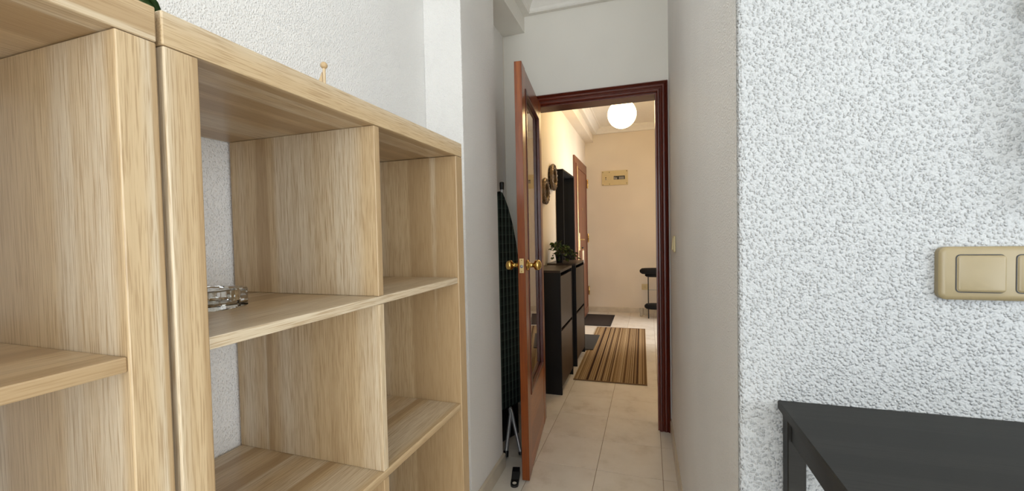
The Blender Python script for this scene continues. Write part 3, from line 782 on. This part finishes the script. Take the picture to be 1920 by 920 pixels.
# single switch on the corridor wall (faces -x)
def wall_plate(name, label, cat, loc, rz, w_, h_, m, rocker=True):
    t = thing(name, label, cat, loc, rz)
    bm = mk(); rounded(bm, w_, h_, 0.0003, 0.010, 0.006, 0.004); obj('plate', bm, m, t, 'auto')
    if rocker:
        bm = mk(); rounded(bm, w_*0.66, h_*0.70, 0.0101, 0.0150, 0.003, 0.002)
        for v in bm.verts:
            if v.co.y < -0.012: v.co.y -= 0.003*(-v.co.z/(h_*0.35))
        obj('rocker', bm, m, t, 'auto')
    return t
wx = RX2+(CX-RX2)*(DY0-2.235)/(DY0-CY)
wall_plate('light_switch', 'small beige light switch on the corridor wall beside the door frame', 'light switch', (wx-0.001, 2.235, 1.140), -math.pi/2-math.atan2(CX-RX2, DY0-CY), 0.080, 0.080, cream_p)
wall_plate('light_switch', 'cream light switch on the hall wall next to the entrance door', 'light switch', (LX, 5.11, 1.150), math.pi/2, 0.080, 0.080, cream_p)
so = wall_plate('wall_socket', 'cream wall socket low on the hall end wall beside the stand', 'socket', (-0.062, FY, 0.386), 0, 0.085, 0.085, cream_p, False)
bm = mk(); lathe(bm, [(0.022, -0.0101), (0.022, -0.0125), (0.019, -0.0125), (0.018, -0.0105), (0.0, -0.0105)], (0, 0, 0), 20, 1); obj('socket_well', bm, cream_p, so, 'auto')
for dx in (-0.009, 0.009):
    bm = mk(); lathe(bm, [(0.003, -0.0106), (0.003, -0.0116)], (dx, 0, 0), 10, 1); obj('pin_hole', bm, black_p, so)
# fuse panel on the far wall
fp = thing('fuse_panel', 'cream fuse panel with breaker window on the hall end wall', 'fuse panel', (-0.468, FY, 1.997), 0)
def fb(name, x0, x1, z0, z1, d0, d1, m, par=fp, bev=0.001):
    bm = mk(); box(bm, x0, x1, -d1, -d0, z0, z1, bev, 1); return obj(name, bm, m, par)
fb('cover', -0.187, 0.187, -0.107, 0.107, 0.0003, 0.016, cream_p, bev=0.003)
fb('limiter_cover', -0.182, -0.080, -0.034, 0.034, 0.0161, 0.019, cream_p)
fb('breaker_cover', -0.066, 0.172, -0.036, 0.036, 0.0161, 0.019, cream_p)
win = fb('breaker_window', -0.014, 0.146, -0.026, 0.026, 0.0191, 0.0196, black_p)
for i in range(6):
    if i == 2: continue
    fb('breaker', -0.010+i*0.024, 0.010+i*0.024, -0.024, 0.012 if i != 1 else 0.004, 0.0197, 0.025, grey_p, win)
fb('toggle', -0.134, -0.122, 0.000, 0.016, 0.0191, 0.027, black_p); fb('toggle_plate', -0.136, -0.120, -0.026, -0.008, 0.0191, 0.021, grey_p)
for x, z in ((-0.172, 0.090), (-0.172, -0.095), (0.172, 0.092), (0.172, -0.085), (-0.076, 0.088), (-0.076, -0.088)):
    bm = mk(); lathe(bm, [(0.006, -0.0161), (0.005, -0.0178)], (x, 0, z), 10, 1); obj('screw', bm, black_p, fp)
# painted-over cover plate
bm = mk(); box(bm, -0.545, -0.445, FY-0.003, FY-0.0003, 0.318, 0.392, 0.001, 1)
tag(obj('blank_cover_plate', bm, hallpaint), 'painted-over blank plate faint on the hall end wall', 'cover plate')

# pendant globe lamp
gl = thing('globe_lamp', 'glowing round opal globe lamp hanging from the hall ceiling', 'lamp', (-0.242, 4.40, 0), 0)
GZ, GRD = 2.381, 0.140
bm = mk(); lathe(bm, [(GRD*math.sin(math.pi*k/24), GZ-GRD*math.cos(math.pi*k/24)) for k in range(25)], (0, 0, 0), 40); obj('globe', bm, lamp_m, gl, True)
bm = mk(); tube(bm, [(0, 0, GZ+GRD-0.002), (0, 0, HCZ-0.03)], 0.006, 10); obj('rod', bm, brass2, gl, 'auto')
bm = mk(); lathe(bm, [(0.05, HCZ-0.0305), (0.055, HCZ-0.02), (0.055, HCZ-0.0005)], (0, 0, 0), 24); obj('ceiling_rose', bm, brass2, gl, 'auto')

# rug and mats
rug = thing('striped_rug', 'long brown and beige striped rug on the hall floor', 'rug', (-0.600, 3.392, 0), math.radians(0.85))
bm = mk(); box(bm, 0, 0.578, 0.012, 1.953, 0.0004, 0.007, 0.001, 1); obj('woven_field', bm, rug_m, rug)
for y0, y1 in ((0, 0.0115), (1.9535, 1.965)):
    bm = mk(); box(bm, 0, 0.578, y0, y1, 0.0004, 0.008, 0.001, 1); obj('binding', bm, rug_edge, rug)
dm = thing('door_mat', 'dark brown door mat with raised border before the entrance door', 'mat', (-0.862, 5.430, 0), 0)
bm = mk(); box(bm, 0.028, 0.362, 0.028, 0.702, 0.0004, 0.007, 0.001, 1); obj('pile', bm, mat_dark, dm)
bm = mk()
for a in ((0, 0.39, 0, 0.0275), (0, 0.39, 0.7025, 0.73), (0, 0.0275, 0.0275, 0.7025), (0.3625, 0.39, 0.0275, 0.7025)): box(bm, a[0], a[1], a[2], a[3], 0.0004, 0.009, 0.001, 1)
obj('border', bm, mat_edge, dm)
sm = mk(); box(sm, -0.86, -0.548, 4.275, 4.895, 0.0085, 0.017, 0.003, 2)
tag(obj('small_mat', sm, mat_grey), 'small charcoal mat overlapping the striped rug beside the cabinet', 'mat')

# small stand at the end of the hall
stand = thing('side_stand', 'black two-tier stand with padded tops against the hall end wall', 'stand', (0.12, 6.12, 0), 0)
def pad(bm, cx_, cy_, rx, ry, z0, z1):
    n = 28; prf = [(0.90, z0), (1.0, z0+(z1-z0)*0.3), (1.0, z0+(z1-z0)*0.7), (0.9, z1), (0.5, z1+0.006)]
    R = [[bm.verts.new((cx_+rx*s*math.copysign(abs(math.cos(2*math.pi*k/n))**0.7, math.cos(2*math.pi*k/n)), cy_+ry*s*math.copysign(abs(math.sin(2*math.pi*k/n))**0.7, math.sin(2*math.pi*k/n)), z)) for k in range(n)] for s, z in prf]
    for q in range(len(R)-1):
        for k in range(n): bm.faces.new((R[q][k], R[q][(k+1) % n], R[q+1][(k+1) % n], R[q+1][k]))
    bm.faces.new(R[0][::-1]); bm.faces.new(R[-1])
    return bm
bm = mk(); pad(bm, 0, 0, 0.245, 0.13, 0.612, 0.682); obj('padded_top', bm, black_f, stand, True)
bm = mk(); pad(bm, 0, 0, 0.175, 0.11, 0.572, 0.611); obj('under_tray', bm, black_f, stand, True)
bm = mk(); pad(bm, 0, 0, 0.185, 0.125, 0.130, 0.186); obj('lower_tier', bm, black_f, stand, True)
for sx_ in (-1, 1):
    for sy_ in (-1, 1):
        bm = mk(); tube(bm, [(0.132*sx_, 0.075*sy_, 0.0005), (0.132*sx_, 0.075*sy_, 0.575)], 0.0075, 10); obj('leg', bm, black_p, stand, 'auto')
bm = mk(); tube(bm, [(-0.126, 0.075, 0.375), (0.126, 0.075, 0.375)], 0.004, 8); obj('crossbar', bm, steel, stand, 'auto')
# clear glass jars under the stand
for x, y, h, r_, lab in ((-0.105, 6.160, 0.120, 0.026, 'tall clear glass on the floor beside the black stand'), (-0.052, 6.265, 0.085, 0.030, 'short clear glass on the floor under the black stand')):
    bm = mk(); lathe(bm, [(r_*0.8, 0.0), (r_*0.85, 0.004), (r_, h), (r_-0.003, h), (r_*0.8-0.002, 0.008), (0.0, 0.008)], (0, 0, 0), 20, cap=False)
    bmesh.ops.contextual_create(bm, geom=[e for e in bm.edges if e.is_boundary])
    o = obj('glass_jar', bm, clear_glass, None, 'auto'); o.location = (x, y, 0.0005); tag(o, lab, 'glass')

# ------------------------------------------------------------------ black table
tbl = thing('side_table', 'black-brown stained wooden table against the white stucco wall', 'table', (0.2015, CY-0.002, 0), 0)
TZ, TT, TL, TD, LG = 0.923, 0.0145, 1.15, 0.56, 0.026
def tp(name, x0, x1, y0, y1, z0, z1, bev=0.0015):
    bm = mk(); box(bm, x0, x1, -y1, -y0, z0, z1, bev, 1); return obj(name, bm, black_wood, tbl)
tp('table_top', 0, TL, 0, TD, TZ-TT, TZ)
for x in (0.0065, TL-0.0065-LG):
    for y in (0.004, TD-0.004-LG): tp('leg', x, x+LG, y, y+LG, 0, TZ-TT-0.0003)
for y in (0.008, TD-0.008-0.016): tp('apron', 0.0065+LG+0.0003, TL-0.0065-LG-0.0003, y, y+0.016, TZ-TT-0.041, TZ-TT-0.0003)
for x in (0.011, TL-0.011-0.016): tp('apron', x, x+0.016, 0.004+LG+0.0003, TD-0.004-LG-0.0003, TZ-TT-0.041, TZ-TT-0.0003)
